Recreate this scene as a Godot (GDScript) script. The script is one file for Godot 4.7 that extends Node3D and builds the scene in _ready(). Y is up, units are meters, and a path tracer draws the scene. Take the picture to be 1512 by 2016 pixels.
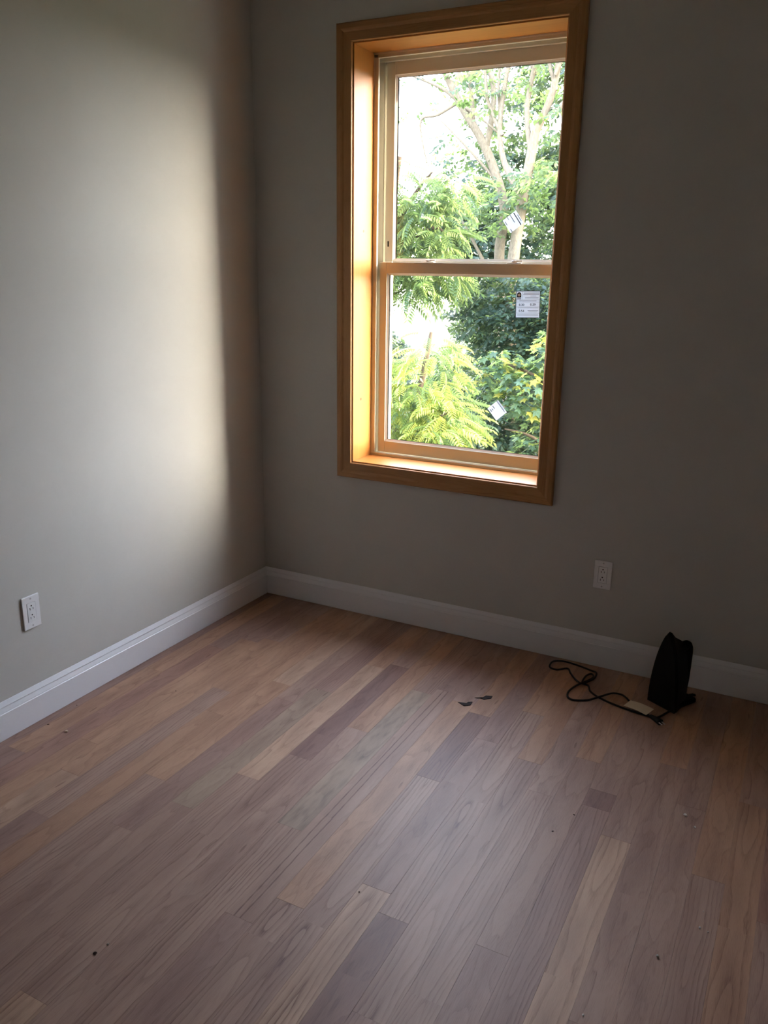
extends Node3D
# An empty bedroom under renovation: left wall, window wall, sanded oak floor, trees outside. Metres, y up.
# Room corner at the origin: left wall x = 0, window wall z = 0, the room lies towards +x and +z.

const X0 := 0.487      # window opening (inside the wooden jamb)
const X1 := 1.330
const Y0 := 0.718
const Y1 := 2.377
const JAMB := 0.162    # depth of the wooden jamb
const OUT := -0.30     # outer face of the window wall
const RX := 3.2        # right wall
const FZ := 4.0        # wall behind the camera
const CEIL := 2.75
const GROUND := -3.6

var rng := RandomNumberGenerator.new()
var eye := Vector3(2.2595, 1.540, 3.1334)
var M := {}
var used := {}

# ------------------------------------------------------------------ helpers
func srgb(r: float, g: float, b: float) -> Color:
	return Color(r / 255.0, g / 255.0, b / 255.0)

func mat(color: Color, rough := 0.6, spec := 0.5, tex: Texture2D = null) -> StandardMaterial3D:
	var m := StandardMaterial3D.new()
	m.albedo_color = color
	m.roughness = rough
	m.metallic_specular = spec
	if tex:
		m.albedo_texture = tex
	return m

func numbered(called: String) -> String:
	var n: int = used.get(called, 0)
	used[called] = n + 1
	return called if n == 0 else "%s_%03d" % [called, n]

func begin() -> SurfaceTool:
	var st := SurfaceTool.new()
	st.begin(Mesh.PRIMITIVE_TRIANGLES)
	return st

func tri(st: SurfaceTool, a: Vector3, b: Vector3, c: Vector3, n: Vector3, ua := Vector2.ZERO, ub := Vector2.ZERO, uc := Vector2.ZERO) -> void:
	# wound clockwise seen from the side n points to
	if (b - a).cross(c - a).dot(n) > 0.0:
		var t := b; b = c; c = t
		var tu := ub; ub = uc; uc = tu
	st.set_normal(n); st.set_uv(ua); st.add_vertex(a)
	st.set_normal(n); st.set_uv(ub); st.add_vertex(b)
	st.set_normal(n); st.set_uv(uc); st.add_vertex(c)

func quad(st: SurfaceTool, a: Vector3, b: Vector3, c: Vector3, d: Vector3, out: Vector3, uv := [Vector2(0, 0), Vector2(1, 0), Vector2(1, 1), Vector2(0, 1)]) -> void:
	var n := (b - a).cross(c - a)
	if n.length() < 1e-12:
		n = (c - a).cross(d - a)
	n = n.normalized()
	if n.dot(out) < 0.0:
		n = -n
	tri(st, a, b, c, n, uv[0], uv[1], uv[2])
	tri(st, a, c, d, n, uv[0], uv[2], uv[3])

# box with chamfered edges; grain = axis the wood grain runs along (0, 1, 2), uv in metres times k plus off
func box(st: SurfaceTool, lo: Vector3, hi: Vector3, bevel := 0.0, grain := 1, k := Vector2(1, 1), off := Vector2.ZERO) -> void:
	var c := (lo + hi) * 0.5
	var h := (hi - lo) * 0.5
	bevel = min(bevel, min(h.x, min(h.y, h.z)) * 0.9)
	var uvf := func(p: Vector3, face: int) -> Vector2:
		var along: float = p[grain]
		var oth := 0
		for a in 3:
			if a != grain and a != face:
				oth = a
		if face == grain:
			along = p[(grain + 1) % 3]
			oth = (grain + 2) % 3
		return Vector2(p[oth] * k.x, along * k.y) + off
	for face in 3:
		var a := (face + 1) % 3
		var b := (face + 2) % 3
		for s in [-1.0, 1.0]:
			var pts := []
			for q in [[-1.0, -1.0], [1.0, -1.0], [1.0, 1.0], [-1.0, 1.0]]:
				var p := c
				p[face] += s * h[face]
				p[a] += q[0] * (h[a] - bevel)
				p[b] += q[1] * (h[b] - bevel)
				pts.append(p)
			var n := Vector3.ZERO
			n[face] = s
			quad(st, pts[0], pts[1], pts[2], pts[3], n, [uvf.call(pts[0], face), uvf.call(pts[1], face), uvf.call(pts[2], face), uvf.call(pts[3], face)])
	if bevel > 0.0:
		for ax in 3:
			var a := (ax + 1) % 3
			var b := (ax + 2) % 3
			for sa in [-1.0, 1.0]:
				for sb in [-1.0, 1.0]:
					var pts := []
					for q in [[0, -1.0], [0, 1.0], [1, 1.0], [1, -1.0]]:
						var p := c
						p[ax] += q[1] * (h[ax] - bevel)
						p[a] += sa * (h[a] - (bevel if q[0] == 1 else 0.0))
						p[b] += sb * (h[b] - (bevel if q[0] == 0 else 0.0))
						pts.append(p)
					var n := Vector3.ZERO
					n[a] = sa
					n[b] = sb
					quad(st, pts[0], pts[1], pts[2], pts[3], n, [uvf.call(pts[0], a), uvf.call(pts[1], a), uvf.call(pts[2], a), uvf.call(pts[3], a)])

func obj(called: String, st: SurfaceTool, m: Material, parent: Node3D = null) -> MeshInstance3D:
	var o := MeshInstance3D.new()
	o.mesh = st.commit()
	o.material_override = m
	if parent == null:
		o.name = numbered(called)
		add_child(o)
	else:
		o.name = called
		parent.add_child(o, true)
	return o

func inst(called: String, mesh: Mesh, m: Material, parent: Node3D) -> MeshInstance3D:
	var o := MeshInstance3D.new()
	o.mesh = mesh
	if m:
		o.material_override = m
	o.name = called
	parent.add_child(o, true)
	return o

func thing(called: String, at := Vector3.ZERO) -> Node3D:
	var o := Node3D.new()
	o.name = numbered(called)
	add_child(o)
	o.position = at
	return o

func tag(o: Node3D, label: String, category: String, group := "", kind := "") -> void:
	o.set_meta("label", label)
	if category != "":
		o.set_meta("category", category)
	if group != "":
		o.set_meta("group", group)
	if kind != "":
		o.set_meta("kind", kind)

# profile [(out, up)] run along a straight line from a to b; outd = direction the profile stands out
func extrude(st: SurfaceTool, prof: Array, a: Vector3, b: Vector3, outd: Vector3) -> void:
	for i in prof.size() - 1:
		var p: Vector2 = prof[i]
		var q: Vector2 = prof[i + 1]
		var pa := a + outd * p.x + Vector3.UP * p.y
		var pb := b + outd * p.x + Vector3.UP * p.y
		var qa := a + outd * q.x + Vector3.UP * q.y
		var qb := b + outd * q.x + Vector3.UP * q.y
		var n := outd * (q.y - p.y) - Vector3.UP * (q.x - p.x)
		quad(st, pa, pb, qb, qa, n)

# round tube through points, radius r0 to r1, smooth normals
func tube(st: SurfaceTool, pts: Array, r0: float, r1: float, sides := 7) -> void:
	var rings := []
	var up := Vector3(0.3, 0.2, 0.93)
	for i in pts.size():
		var d: Vector3 = (pts[min(i + 1, pts.size() - 1)] - pts[max(i - 1, 0)]).normalized()
		var u := (up - d * up.dot(d)).normalized()
		var w := d.cross(u)
		up = u
		var r: float = lerp(r0, r1, float(i) / (pts.size() - 1))
		var ring := []
		for s in sides:
			var t := TAU * s / sides
			var n := u * cos(t) + w * sin(t)
			ring.append([pts[i] + n * r, n])
		rings.append(ring)
	for i in rings.size() - 1:
		for s in sides:
			var A = rings[i][s]
			var B = rings[i][(s + 1) % sides]
			var C = rings[i + 1][(s + 1) % sides]
			var D = rings[i + 1][s]
			for T in [[A, B, C], [A, C, D]]:
				var x = T[0]; var y = T[1]; var z = T[2]
				if (y[0] - x[0]).cross(z[0] - x[0]).dot(x[1] + y[1] + z[1]) > 0.0:
					var tmp = y; y = z; z = tmp
				for V in [x, y, z]:
					st.set_normal(V[1]); st.set_uv(Vector2.ZERO); st.add_vertex(V[0])
	for e in [0, rings.size() - 1]:
		var ctr: Vector3 = pts[e]
		var dn: Vector3 = (pts[0] - pts[1]) if e == 0 else (pts[e] - pts[e - 1])
		for s in sides:
			tri(st, ctr, rings[e][s][0], rings[e][(s + 1) % sides][0], dn.normalized())

func smooth_path(pts: Array, steps := 6) -> Array:
	var out := []
	for i in pts.size() - 1:
		var p0: Vector3 = pts[max(i - 1, 0)]
		var p1: Vector3 = pts[i]
		var p2: Vector3 = pts[i + 1]
		var p3: Vector3 = pts[min(i + 2, pts.size() - 1)]
		for s in steps:
			out.append(p1.cubic_interpolate(p2, p0, p3, float(s) / steps))
	out.append(pts[-1])
	return out

func disc(st: SurfaceTool, c: Vector3, axis: Vector3, r: float, depth: float, sides := 14) -> void:
	var u := axis.cross(Vector3(0.31, 0.87, 0.4)).normalized()
	var w := axis.cross(u).normalized()
	for s in sides:
		var t0 := TAU * s / sides
		var t1 := TAU * (s + 1) / sides
		var n0 := u * cos(t0) + w * sin(t0)
		var n1 := u * cos(t1) + w * sin(t1)
		var bv := depth * 0.2
		quad(st, c + n0 * r, c + n1 * r, c + n1 * r + axis * (depth - bv), c + n0 * r + axis * (depth - bv), n0 + n1)
		quad(st, c + n0 * r + axis * (depth - bv), c + n1 * r + axis * (depth - bv), c + n1 * (r - bv) + axis * depth, c + n0 * (r - bv) + axis * depth, n0 + n1 + axis)
		tri(st, c + axis * depth, c + n0 * (r - bv) + axis * depth, c + n1 * (r - bv) + axis * depth, axis)

# ------------------------------------------------------------------ textures
func noise(seed_: int, freq: float, oct := 3) -> FastNoiseLite:
	var n := FastNoiseLite.new()
	n.seed = seed_
	n.noise_type = FastNoiseLite.TYPE_SIMPLEX_SMOOTH
	n.frequency = freq
	n.fractal_octaves = oct
	return n

# plain-sawn board: u across 0..1 is 0.084 m, v along 0..1 is 1.3 m; growth rings cut at a slant give arches
func board_texture(seed_: int, w: int, h: int, wide: float, long_: float, pale: Color, dark: Color, heart: float, ring: float, pores: float, slope: float, bold := 0.5, mottle := 0.28, streaks := []) -> ImageTexture:
	var img := Image.create(w, h, false, Image.FORMAT_RGB8)
	var n1 := noise(seed_, 1.0, 2)
	var n2 := noise(seed_ + 7, 1.0, 2)
	var n3 := noise(seed_ + 13, 1.0, 1)
	var n4 := noise(seed_ + 19, 1.0, 2)
	for j in h:
		var y := long_ * j / h
		var drift := 0.016 * n1.get_noise_2d(y * 1.1, 3.0)
		var lift := heart + slope * y + 0.012 * n1.get_noise_2d(y * 1.6, 40.0)
		for i in w:
			var x := wide * (float(i) / w - 0.5)
			var wob := 0.0065 * n2.get_noise_2d(x * 20.0, y * 3.6)
			var d := sqrt((x - drift) * (x - drift) + lift * lift) + wob
			var f := fposmod(d * ring, 1.0)
			# open-pored early wood: a sharp start that fades
			var early := pow(1.0 - f, 3.0) if f > 0.06 else f / 0.06
			var pore := n3.get_noise_2d(x * 1500.0, y * 26.0)
			var cloud := n4.get_noise_2d(x * 9.0, y * 1.7) * 0.28
			if mottle > 0.3:
				cloud += mottle * maxf(0.0, n4.get_noise_2d(x * 34.0 + 70.0, y * 9.0) + 0.1)
			for sk in streaks:
				var off: float = absf(x / wide + 0.5 - sk - 0.05 * n1.get_noise_2d(y * 2.2, sk * 50.0))
				cloud += 1.1 * clampf(1.0 - off / 0.035, 0.0, 1.0) * (0.7 + 0.5 * pore)
			var t: float = clamp(early * bold * (0.7 + 0.5 * pore) * (0.55 + 1.2 * max(0.0, n4.get_noise_2d(x * 14.0 + 9.0, y * 1.3))) + pores * max(0.0, pore) + cloud + 0.1, 0.0, 1.0)
			img.set_pixel(i, j, pale.lerp(dark, t))
	img.generate_mipmaps()
	return ImageTexture.create_from_image(img)

func grey_noise(seed_: int, freq: float, lo: float, hi: float) -> ImageTexture:
	var n := noise(seed_, freq, 4)
	var img := n.get_seamless_image(256, 256)
	for j in 256:
		for i in 256:
			var v: float = lerp(lo, hi, img.get_pixel(i, j).r)
			img.set_pixel(i, j, Color(v, v, v))
	return ImageTexture.create_from_image(img)

func make_materials() -> void:
	var blot := grey_noise(9, 0.012, 0.985, 1.0)
	M.wall = mat(srgb(201, 199, 194), 0.75, 0.35, blot)
	M.wall.uv1_triplanar = true
	M.wall.uv1_world_triplanar = true
	M.wall.uv1_scale = Vector3(1.3, 1.3, 1.3)
	M.ceiling = mat(srgb(190, 187, 180), 0.85, 0.3)
	M.trim_paint = mat(srgb(234, 234, 238), 0.35, 0.5)
	M.plaster = mat(srgb(170, 165, 158), 0.9, 0.2)
	M.siding = mat(srgb(196, 196, 192), 0.7, 0.3)
	M.subfloor = mat(srgb(70, 52, 40), 0.9, 0.2)
	M.pine = mat(Color.WHITE, 0.42, 0.5, board_texture(101, 160, 1024, 0.16, 1.7, srgb(182, 122, 58), srgb(156, 96, 40), 0.02, 75.0, 0.05, 0.025))
	M.pine_casing = mat(Color.WHITE, 0.5, 0.5, board_texture(131, 128, 1024, 0.08, 1.8, srgb(172, 126, 76), srgb(126, 82, 44), 0.012, 170.0, 0.08, 0.012))
	M.knot = mat(srgb(112, 62, 30), 0.5, 0.4)
	M.vinyl = mat(srgb(208, 202, 186), 0.38, 0.5)
	M.vinyl_white = mat(srgb(236, 234, 228), 0.4, 0.5)
	M.lock = mat(srgb(226, 218, 206), 0.3, 0.5)
	M.black_plastic = mat(srgb(10, 11, 11), 0.65, 0.25)
	M.dark_slot = mat(srgb(38, 34, 30), 0.6, 0.3)
	M.soleplate = mat(srgb(12, 12, 13), 0.6, 0.25)
	M.cord = mat(srgb(16, 15, 15), 0.6, 0.4)
	M.paper = mat(srgb(214, 200, 178), 0.8, 0.3)
	M.sticker = mat(srgb(222, 226, 232), 0.6, 0.4)
	M.sticker.backlight_enabled = true
	M.sticker.backlight = Color(0.42, 0.46, 0.50)
	M.sticker_thin = mat(srgb(222, 226, 236), 0.6, 0.4)
	M.sticker_thin.backlight_enabled = true
	M.sticker_thin.backlight = Color(0.5, 0.52, 0.56)
	M.ink = mat(srgb(26, 30, 34), 0.7, 0.3)
	M.ink_soft = mat(srgb(120, 126, 132), 0.7, 0.3)
	M.plate = mat(srgb(236, 236, 238), 0.3, 0.5)
	M.screw = mat(srgb(190, 190, 192), 0.35, 0.5)
	M.chip_pale = mat(srgb(216, 190, 160), 0.8, 0.3)
	M.chip_white = mat(srgb(232, 226, 220), 0.8, 0.3)
	M.chip_dark = mat(srgb(52, 34, 26), 0.8, 0.3)
	M.scrap = mat(srgb(44, 36, 36), 0.7, 0.3)
	M.rubber = mat(srgb(20, 20, 20), 0.7, 0.3)
	# a clean pane with a film of dust that scatters a little daylight
	M.glass = mat(Color(0.96, 0.98, 0.98, 0.02), 0.0, 0.5)
	M.glass.transparency = BaseMaterial3D.TRANSPARENCY_ALPHA
	M.glass.backlight_enabled = true
	M.glass.backlight = Color(0.015, 0.0225, 0.0245)
	# oak: grain pictures shared by many boards, tones tell the boards apart
	var pale := srgb(200, 175, 157)
	var dark := srgb(126, 98, 89)
	M.grain = [
		board_texture(201, 128, 1024, 0.084, 1.3, pale, dark, -0.02, 80.0, 0.16, 0.03, 0.85),
		board_texture(231, 128, 1024, 0.084, 1.3, pale, dark, 0.07, 95.0, 0.2, 0.004),
		board_texture(261, 128, 1024, 0.084, 1.3, pale, dark, -0.012, 100.0, 0.14, 0.021, 0.7),
		board_texture(291, 128, 1024, 0.084, 1.3, pale, dark, 0.11, 130.0, 0.22, 0.002),
		board_texture(321, 128, 1024, 0.084, 1.3, pale, dark, -0.03, 62.0, 0.15, 0.04, 0.95),
		board_texture(351, 128, 1024, 0.084, 1.3, pale.lerp(dark, 0.1), dark, 0.05, 70.0, 0.24, 0.01),
		board_texture(381, 128, 1024, 0.084, 1.3, pale, srgb(120, 104, 98), 0.08, 60.0, 0.15, 0.006, 0.4, 0.36),
		board_texture(411, 128, 1024, 0.084, 1.3, pale, dark, 0.09, 70.0, 0.16, 0.002, 0.3, 0.28, [0.30, 0.55]),
	]
	# tones: 0 usual, 1 tan, 2 pale, 3 greenish grey, 4 mauve, 5 dark mauve, 6 reddish
	var tones := [srgb(214, 200, 198), srgb(228, 206, 190), srgb(240, 226, 214), srgb(210, 205, 199), srgb(202, 186, 187), srgb(182, 163, 166), srgb(208, 184, 180)]
	M.oak = []
	for t in tones:
		var row := []
		for g in M.grain:
			row.append(mat(t, 0.5, 0.4, g))
		M.oak.append(row)

# ------------------------------------------------------------------ room
func structure(o: Node3D, label: String) -> void:
	o.set_meta("kind", "structure")
	o.set_meta("label", label)

func build_room() -> void:
	var st := begin()
	var ox0 := X0 - 0.019
	var ox1 := X1 + 0.019
	var oy0 := Y0 - 0.019
	var oy1 := Y1 + 0.019
	box(st, Vector3(-0.15, -0.3, OUT), Vector3(ox0, CEIL + 0.15, 0))
	box(st, Vector3(ox1, -0.3, OUT), Vector3(RX + 0.15, CEIL + 0.15, 0))
	box(st, Vector3(ox0, -0.3, OUT), Vector3(ox1, oy0, 0))
	box(st, Vector3(ox0, oy1, OUT), Vector3(ox1, CEIL + 0.15, 0))
	# added unseen outer leaf: its right side cuts off light to the left wall
	var far := OUT - 0.11
	box(st, Vector3(-0.15, -0.3, far), Vector3(0.455, CEIL + 0.15, OUT))
	box(st, Vector3(1.303, -0.3, far), Vector3(RX + 0.15, CEIL + 0.15, OUT))
	box(st, Vector3(0.455, -0.3, far), Vector3(1.303, Y0 - 0.03, OUT))
	box(st, Vector3(0.455, Y1 - 0.004, far), Vector3(1.303, CEIL + 0.15, OUT))
	structure(obj("wall_back", st, M.wall), "window wall painted warm white")
	st = begin()
	box(st, Vector3(-0.15, -0.3, 0), Vector3(0, CEIL + 0.15, FZ))
	structure(obj("wall_left", st, M.wall), "left wall painted warm white")
	st = begin()
	box(st, Vector3(RX, -0.3, 0), Vector3(RX + 0.15, CEIL + 0.15, FZ))
	structure(obj("wall_right", st, M.wall), "right wall painted warm white")
	st = begin()
	box(st, Vector3(-0.15, -0.3, FZ), Vector3(RX + 0.15, CEIL + 0.15, FZ + 0.15))
	structure(obj("wall_front", st, M.wall), "wall behind the viewer painted warm white")
	st = begin()
	box(st, Vector3(0, CEIL, 0), Vector3(RX, CEIL + 0.15, FZ))
	structure(obj("ceiling", st, M.ceiling), "plain white ceiling")

	# baseboards: flat face, a small step, two slanted mouldings
	var prof := [Vector2(0, 0.002), Vector2(0.015, 0.002), Vector2(0.015, 0.094), Vector2(0.0128, 0.0965), Vector2(0.0128, 0.0985), Vector2(0.0075, 0.113), Vector2(0.0075, 0.1155), Vector2(0.0095, 0.117), Vector2(0.0025, 0.133), Vector2(0, 0.133)]
	st = begin(); extrude(st, prof, Vector3(0, 0, 0), Vector3(RX, 0, 0), Vector3.BACK)
	structure(obj("baseboard_back", st, M.trim_paint), "white moulded baseboard under the window")
	st = begin(); extrude(st, prof, Vector3(0, 0, 0), Vector3(0, 0, FZ), Vector3.RIGHT)
	structure(obj("baseboard_left", st, M.trim_paint), "white moulded baseboard along the left wall")
	st = begin(); extrude(st, prof, Vector3(RX, 0, 0), Vector3(RX, 0, FZ), Vector3.LEFT)
	structure(obj("baseboard_right", st, M.trim_paint), "white moulded baseboard along the right wall")
	st = begin(); extrude(st, prof, Vector3(0, 0, FZ), Vector3(RX, 0, FZ), Vector3.FORWARD)
	structure(obj("baseboard_front", st, M.trim_paint), "white moulded baseboard behind the viewer")

func build_floor() -> void:
	var st := begin()
	box(st, Vector3(0, -0.2, 0), Vector3(RX, -0.016, FZ))
	var fl := obj("floor", st, M.subfloor)
	structure(fl, "sanded unfinished oak strip floor")
	rng.seed = 77
	var W := 0.084
	# board ends read from the photograph: strip -> [[z of far end .. near end, tone, grain], ...]; -1 = free choice
	var known := {
		1: [[0.0, 0.9, 1, 1], [0.9, 1.55, 1, 3], [1.55, 2.6, 4, 1]],
		2: [[0.0, 0.62, 4, 3], [0.62, 1.25, 6, 3], [1.25, 2.3, 6, 1]],
		3: [[0.0, 0.5, 4, 3], [0.5, 1.4, 1, 1], [1.4, 2.4, 1, 3]],
		4: [[0.0, 0.45, 0, 1], [0.45, 1.56, 1, 3], [1.56, 2.5, 2, 3]],
		5: [[0.0, 0.9, 1, 3], [0.9, 1.75, 0, 2], [1.75, 2.8, 4, 1]],
		6: [[0.0, 1.05, 1, 1], [1.05, 2.2, 1, 5]],
		7: [[0.0, 0.75, 2, 1], [0.75, 1.45, 1, 3], [1.45, 2.6, 0, 2]],
		8: [[0.0, 0.85, 0, 3], [0.85, 1.68, 4, 3], [1.68, 2.7, 0, 1]],
		9: [[0.0, 0.72, 4, 2], [0.72, 1.52, 3, 3], [1.52, 2.5, 0, 5]],
		10: [[0.0, 0.45, 1, 3], [0.45, 1.31, 2, 1], [1.31, 2.4, 0, 2]],
		11: [[0.0, 0.4, 0, 3], [0.4, 1.14, 5, 1], [1.14, 2.2, 0, 4]],
		12: [[0.0, 0.9, 1, 1], [0.9, 2.3, 0, 3]],
		13: [[0.0, 0.55, 0, 2], [0.55, 1.45, 3, 6], [1.45, 2.6, 0, 0]],
		14: [[0.0, 0.5, 4, 1], [0.5, 1.8, 0, 7], [1.8, 2.9, 4, 3]],
		15: [[0.0, 0.55, 0, 3], [0.55, 1.7, 1, 3], [1.7, 2.8, 0, 0]],
		16: [[0.0, 0.6, 1, 3], [0.6, 1.045, 5, 2], [1.045, 2.1, 0, 0]],
		17: [[0.0, 0.75, 4, 3], [0.75, 1.55, 4, 1], [1.55, 2.5, 2, 4]],
		18: [[0.0, 0.5, 1, 1], [0.5, 1.62, 0, 0], [1.62, 2.7, 5, 1]],
		19: [[0.0, 0.8, 1, 5], [0.8, 1.9, 0, 4], [1.9, 2.8, 4, 2]],
		20: [[0.0, 0.95, 0, 3], [0.95, 2.2, 0, 2]],
		21: [[0.0, 0.7, 1, 1], [0.7, 1.6, 0, 5], [1.6, 2.7, 4, 3]],
		22: [[0.0, 0.85, 0, 3], [0.85, 0.942, 5, 3], [0.942, 2.0, 4, 2]],
		23: [[0.0, 1.055, 0, 1], [1.055, 2.1, 2, 4]],
		24: [[0.0, 0.6, 1, 3], [0.6, 1.7, 0, 1], [1.7, 2.6, 0, 2]],
		25: [[0.0, 0.8, 0, 1], [0.8, 2.0, 0, 3]],
		26: [[0.0, 1.1, 1, 3], [1.1, 2.4, 0, 2]],
		27: [[0.0, 0.7, 0, 1], [0.7, 1.9, 1, 4]],
		28: [[0.0, 1.2, 6, 3], [1.2, 2.3, 0, 1]],
	}
	var strip := 0
	while true:
		var xa := -0.031 + W * strip
		var xb := xa + W
		if xa >= RX - 0.001:
			break
		var xl: float = max(xa, 0.001)
		var xr: float = min(xb, RX - 0.001)
		var runs: Array = known.get(strip, []).duplicate()
		var z := 0.0
		if runs.size() > 0:
			z = runs[-1][1]
		while z < FZ - 0.01:
			var zn: float = z + rng.randf_range(0.55, 1.4)
			if zn > FZ - 0.3:
				zn = FZ
			runs.append([z, zn, [0, 0, 1, 4, 6, 2][rng.randi() % 6], rng.randi() % 6])
			z = zn
		for r in runs:
			st = begin()
			var g := 0.00012
			var off := Vector2(-xa / W, rng.randf())
			var flip := 1.0 if rng.randf() < 0.5 else -1.0
			var lift := rng.randf_range(-0.00008, 0.00008)
			box(st, Vector3(xl + g, -0.016, max(r[0], 0.001) + g), Vector3(xr - g, lift, min(r[1], FZ - 0.001) - g), 0.00025, 2, Vector2(1.0 / W, flip / 1.3), off)
			obj("plank", st, M.oak[r[2]][r[3]], fl)
		strip += 1

# ------------------------------------------------------------------ window
func mitred(called: String, inner: Rect2, prof: Array, m: Material, parent: Node3D) -> void:
	# four boards of one picture-frame moulding; profile (distance outwards, height off the wall)
	for side in 4:
		var st := begin()
		for i in prof.size() - 1:
			var c := []
			for q in [prof[i], prof[i + 1]]:
				var r := inner.grow(q.x)
				var k := [Vector3(r.position.x, r.position.y, q.y), Vector3(r.end.x, r.position.y, q.y), Vector3(r.end.x, r.end.y, q.y), Vector3(r.position.x, r.end.y, q.y)]
				c.append(k[side]); c.append(k[(side + 1) % 4])
			var outw: Vector3 = [Vector3.DOWN, Vector3.RIGHT, Vector3.UP, Vector3.LEFT][side]
			var n: Vector3 = Vector3.BACK * (prof[i + 1].x - prof[i].x) - outw * (prof[i + 1].y - prof[i].y)
			var ax := 0 if side % 2 == 0 else 1
			var va: float = prof[i].x / 0.08
			var vb: float = prof[i + 1].x / 0.08
			quad(st, c[0], c[1], c[3], c[2], n, [Vector2(va, c[0][ax] / 1.8), Vector2(va, c[1][ax] / 1.8), Vector2(vb, c[3][ax] / 1.8), Vector2(vb, c[2][ax] / 1.8)])
		obj(called, st, m, parent)

func build_window() -> void:
	var st: SurfaceTool
	# casing
	var trim := thing("trim_1")
	structure(trim, "pine casing with mitred corners round the window")
	var prof := [Vector2(0, 0), Vector2(0, 0.011), Vector2(0.0025, 0.013), Vector2(0.034, 0.0135), Vector2(0.040, 0.0165), Vector2(0.046, 0.018), Vector2(0.063, 0.018), Vector2(0.067, 0.014), Vector2(0.067, 0)]
	mitred("casing_board", Rect2(X0, Y0, X1 - X0, Y1 - Y0).grow(0.006), prof, M.pine_casing, trim)

	var w := thing("window_1")
	structure(w, "double-hung window with wooden jamb and two sashes")
	# wooden jamb: sill, head, two sides
	var t := 0.019
	for b in [
		[Vector3(X0 - t, Y0 - t, -JAMB), Vector3(X1 + t, Y0, 0), 0, "sill_board"],
		[Vector3(X0 - t, Y1, -JAMB), Vector3(X1 + t, Y1 + t, 0), 0, "head_board"],
		[Vector3(X0 - t, Y0, -JAMB), Vector3(X0, Y1, 0), 1, "jamb_board"],
		[Vector3(X1, Y0, -JAMB), Vector3(X1 + t, Y1, 0), 1, "jamb_board"]]:
		st = begin()
		box(st, b[0], b[1], 0.0008, b[2], Vector2(1.0 / 0.16, 1.0 / 1.7), Vector2(0.3, 0.11 * b[0].x))
		var jb := obj(b[3], st, M.pine, w)
		if b[3] == "jamb_board" and b[0].x < X0:
			for kn in [[1.69, -0.085, 0.006], [0.985, -0.07, 0.007]]:
				st = begin()
				disc(st, Vector3(X0 - 0.0004, kn[0], kn[1]), Vector3.RIGHT, kn[2], 0.0006, 10)
				obj("knot", st, M.knot, jb)
	# fixed vinyl frame: liner, inner stop, parting strip, outer stop
	st = begin()
	var zb := OUT
	for s in [-1.0, 1.0]:
		var xa := X0 - t if s < 0 else X1 + t
		for f in [[-JAMB, zb, 0.0], [-JAMB - 0.002, -JAMB - 0.014, 0.021], [-0.214, -0.220, 0.024], [-0.262, zb, 0.034]]:
			var xe: float = (X0 + f[2]) if s < 0 else (X1 - f[2] * (1.0 if f[2] < 0.03 else 0.4))
			box(st, Vector3(min(xa, xe), Y0 - t, f[1]), Vector3(max(xa, xe), Y1 + t, f[0]), 0.0015)
	box(st, Vector3(X0, Y0 - t, zb), Vector3(X1, Y0 + 0.002, -JAMB), 0.001)
	box(st, Vector3(X0, Y0, -JAMB - 0.016), Vector3(X1, Y0 + 0.013, -JAMB), 0.0015)
	box(st, Vector3(X0, Y0, -0.262), Vector3(X1, Y0 + 0.012, -0.218), 0.001)
	box(st, Vector3(X0, Y0 - t, zb), Vector3(X1, Y0 - 0.004, -0.262), 0.001)
	box(st, Vector3(X0, Y1 - 0.006, zb), Vector3(X1, Y1 + t, -JAMB), 0.001)
	box(st, Vector3(X0, Y1 - 0.019, -JAMB - 0.014), Vector3(X1, Y1, -JAMB - 0.002), 0.0015)
	box(st, Vector3(X0, Y1 - 0.026, -0.220), Vector3(X1, Y1, -0.206), 0.0015)
	box(st, Vector3(X0, Y1 - 0.03, zb), Vector3(X1, Y1, -0.262), 0.0015)
	obj("frame", st, M.vinyl, w)

	# lower sash, the inner one
	var lo := sash(w, "lower_sash", 0.514, 1.316, 0.732, 1.567, -0.183, -0.213, 0.035, 0.052, 0.045)
	# upper sash, further out
	var up := sash(w, "upper_sash", 0.517, 1.316, 1.535, 2.352, -0.222, -0.252, 0.039, 0.04, 0.049)
	# sash locks on the meeting rail
	for lx in [0.736, 1.118]:
		st = begin()
		box(st, Vector3(lx - 0.03, 1.5655, -0.211), Vector3(lx + 0.03, 1.5715, -0.187), 0.002)
		var lk := obj("sash_lock", st, M.lock, lo)
		lk.set_meta("label", "small cam lock on the meeting rail")
		st = begin()
		disc(st, Vector3(lx, 1.571, -0.199), Vector3.UP, 0.011, 0.008)
		box(st, Vector3(lx - 0.006, 1.574, -0.204), Vector3(lx + 0.034, 1.580, -0.194), 0.002)
		var _lv := obj("sash_lock_lever", st, M.lock, lo)
	# tilt latches let into the meeting rail top
	for lx in [0.545, 1.285]:
		st = begin()
		box(st, Vector3(lx - 0.022, 1.566, -0.205), Vector3(lx + 0.022, 1.569, -0.191), 0.001)
		obj("tilt_latch", st, M.vinyl, lo)
	# vent stop on the left stile of the upper sash
	st = begin()
	box(st, Vector3(0.5305, 1.632, -0.2225), Vector3(0.5365, 1.655, -0.2195), 0.0008)
	obj("vent_stop", st, M.dark_slot, up).set_meta("label", "small dark vent stop")

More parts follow.
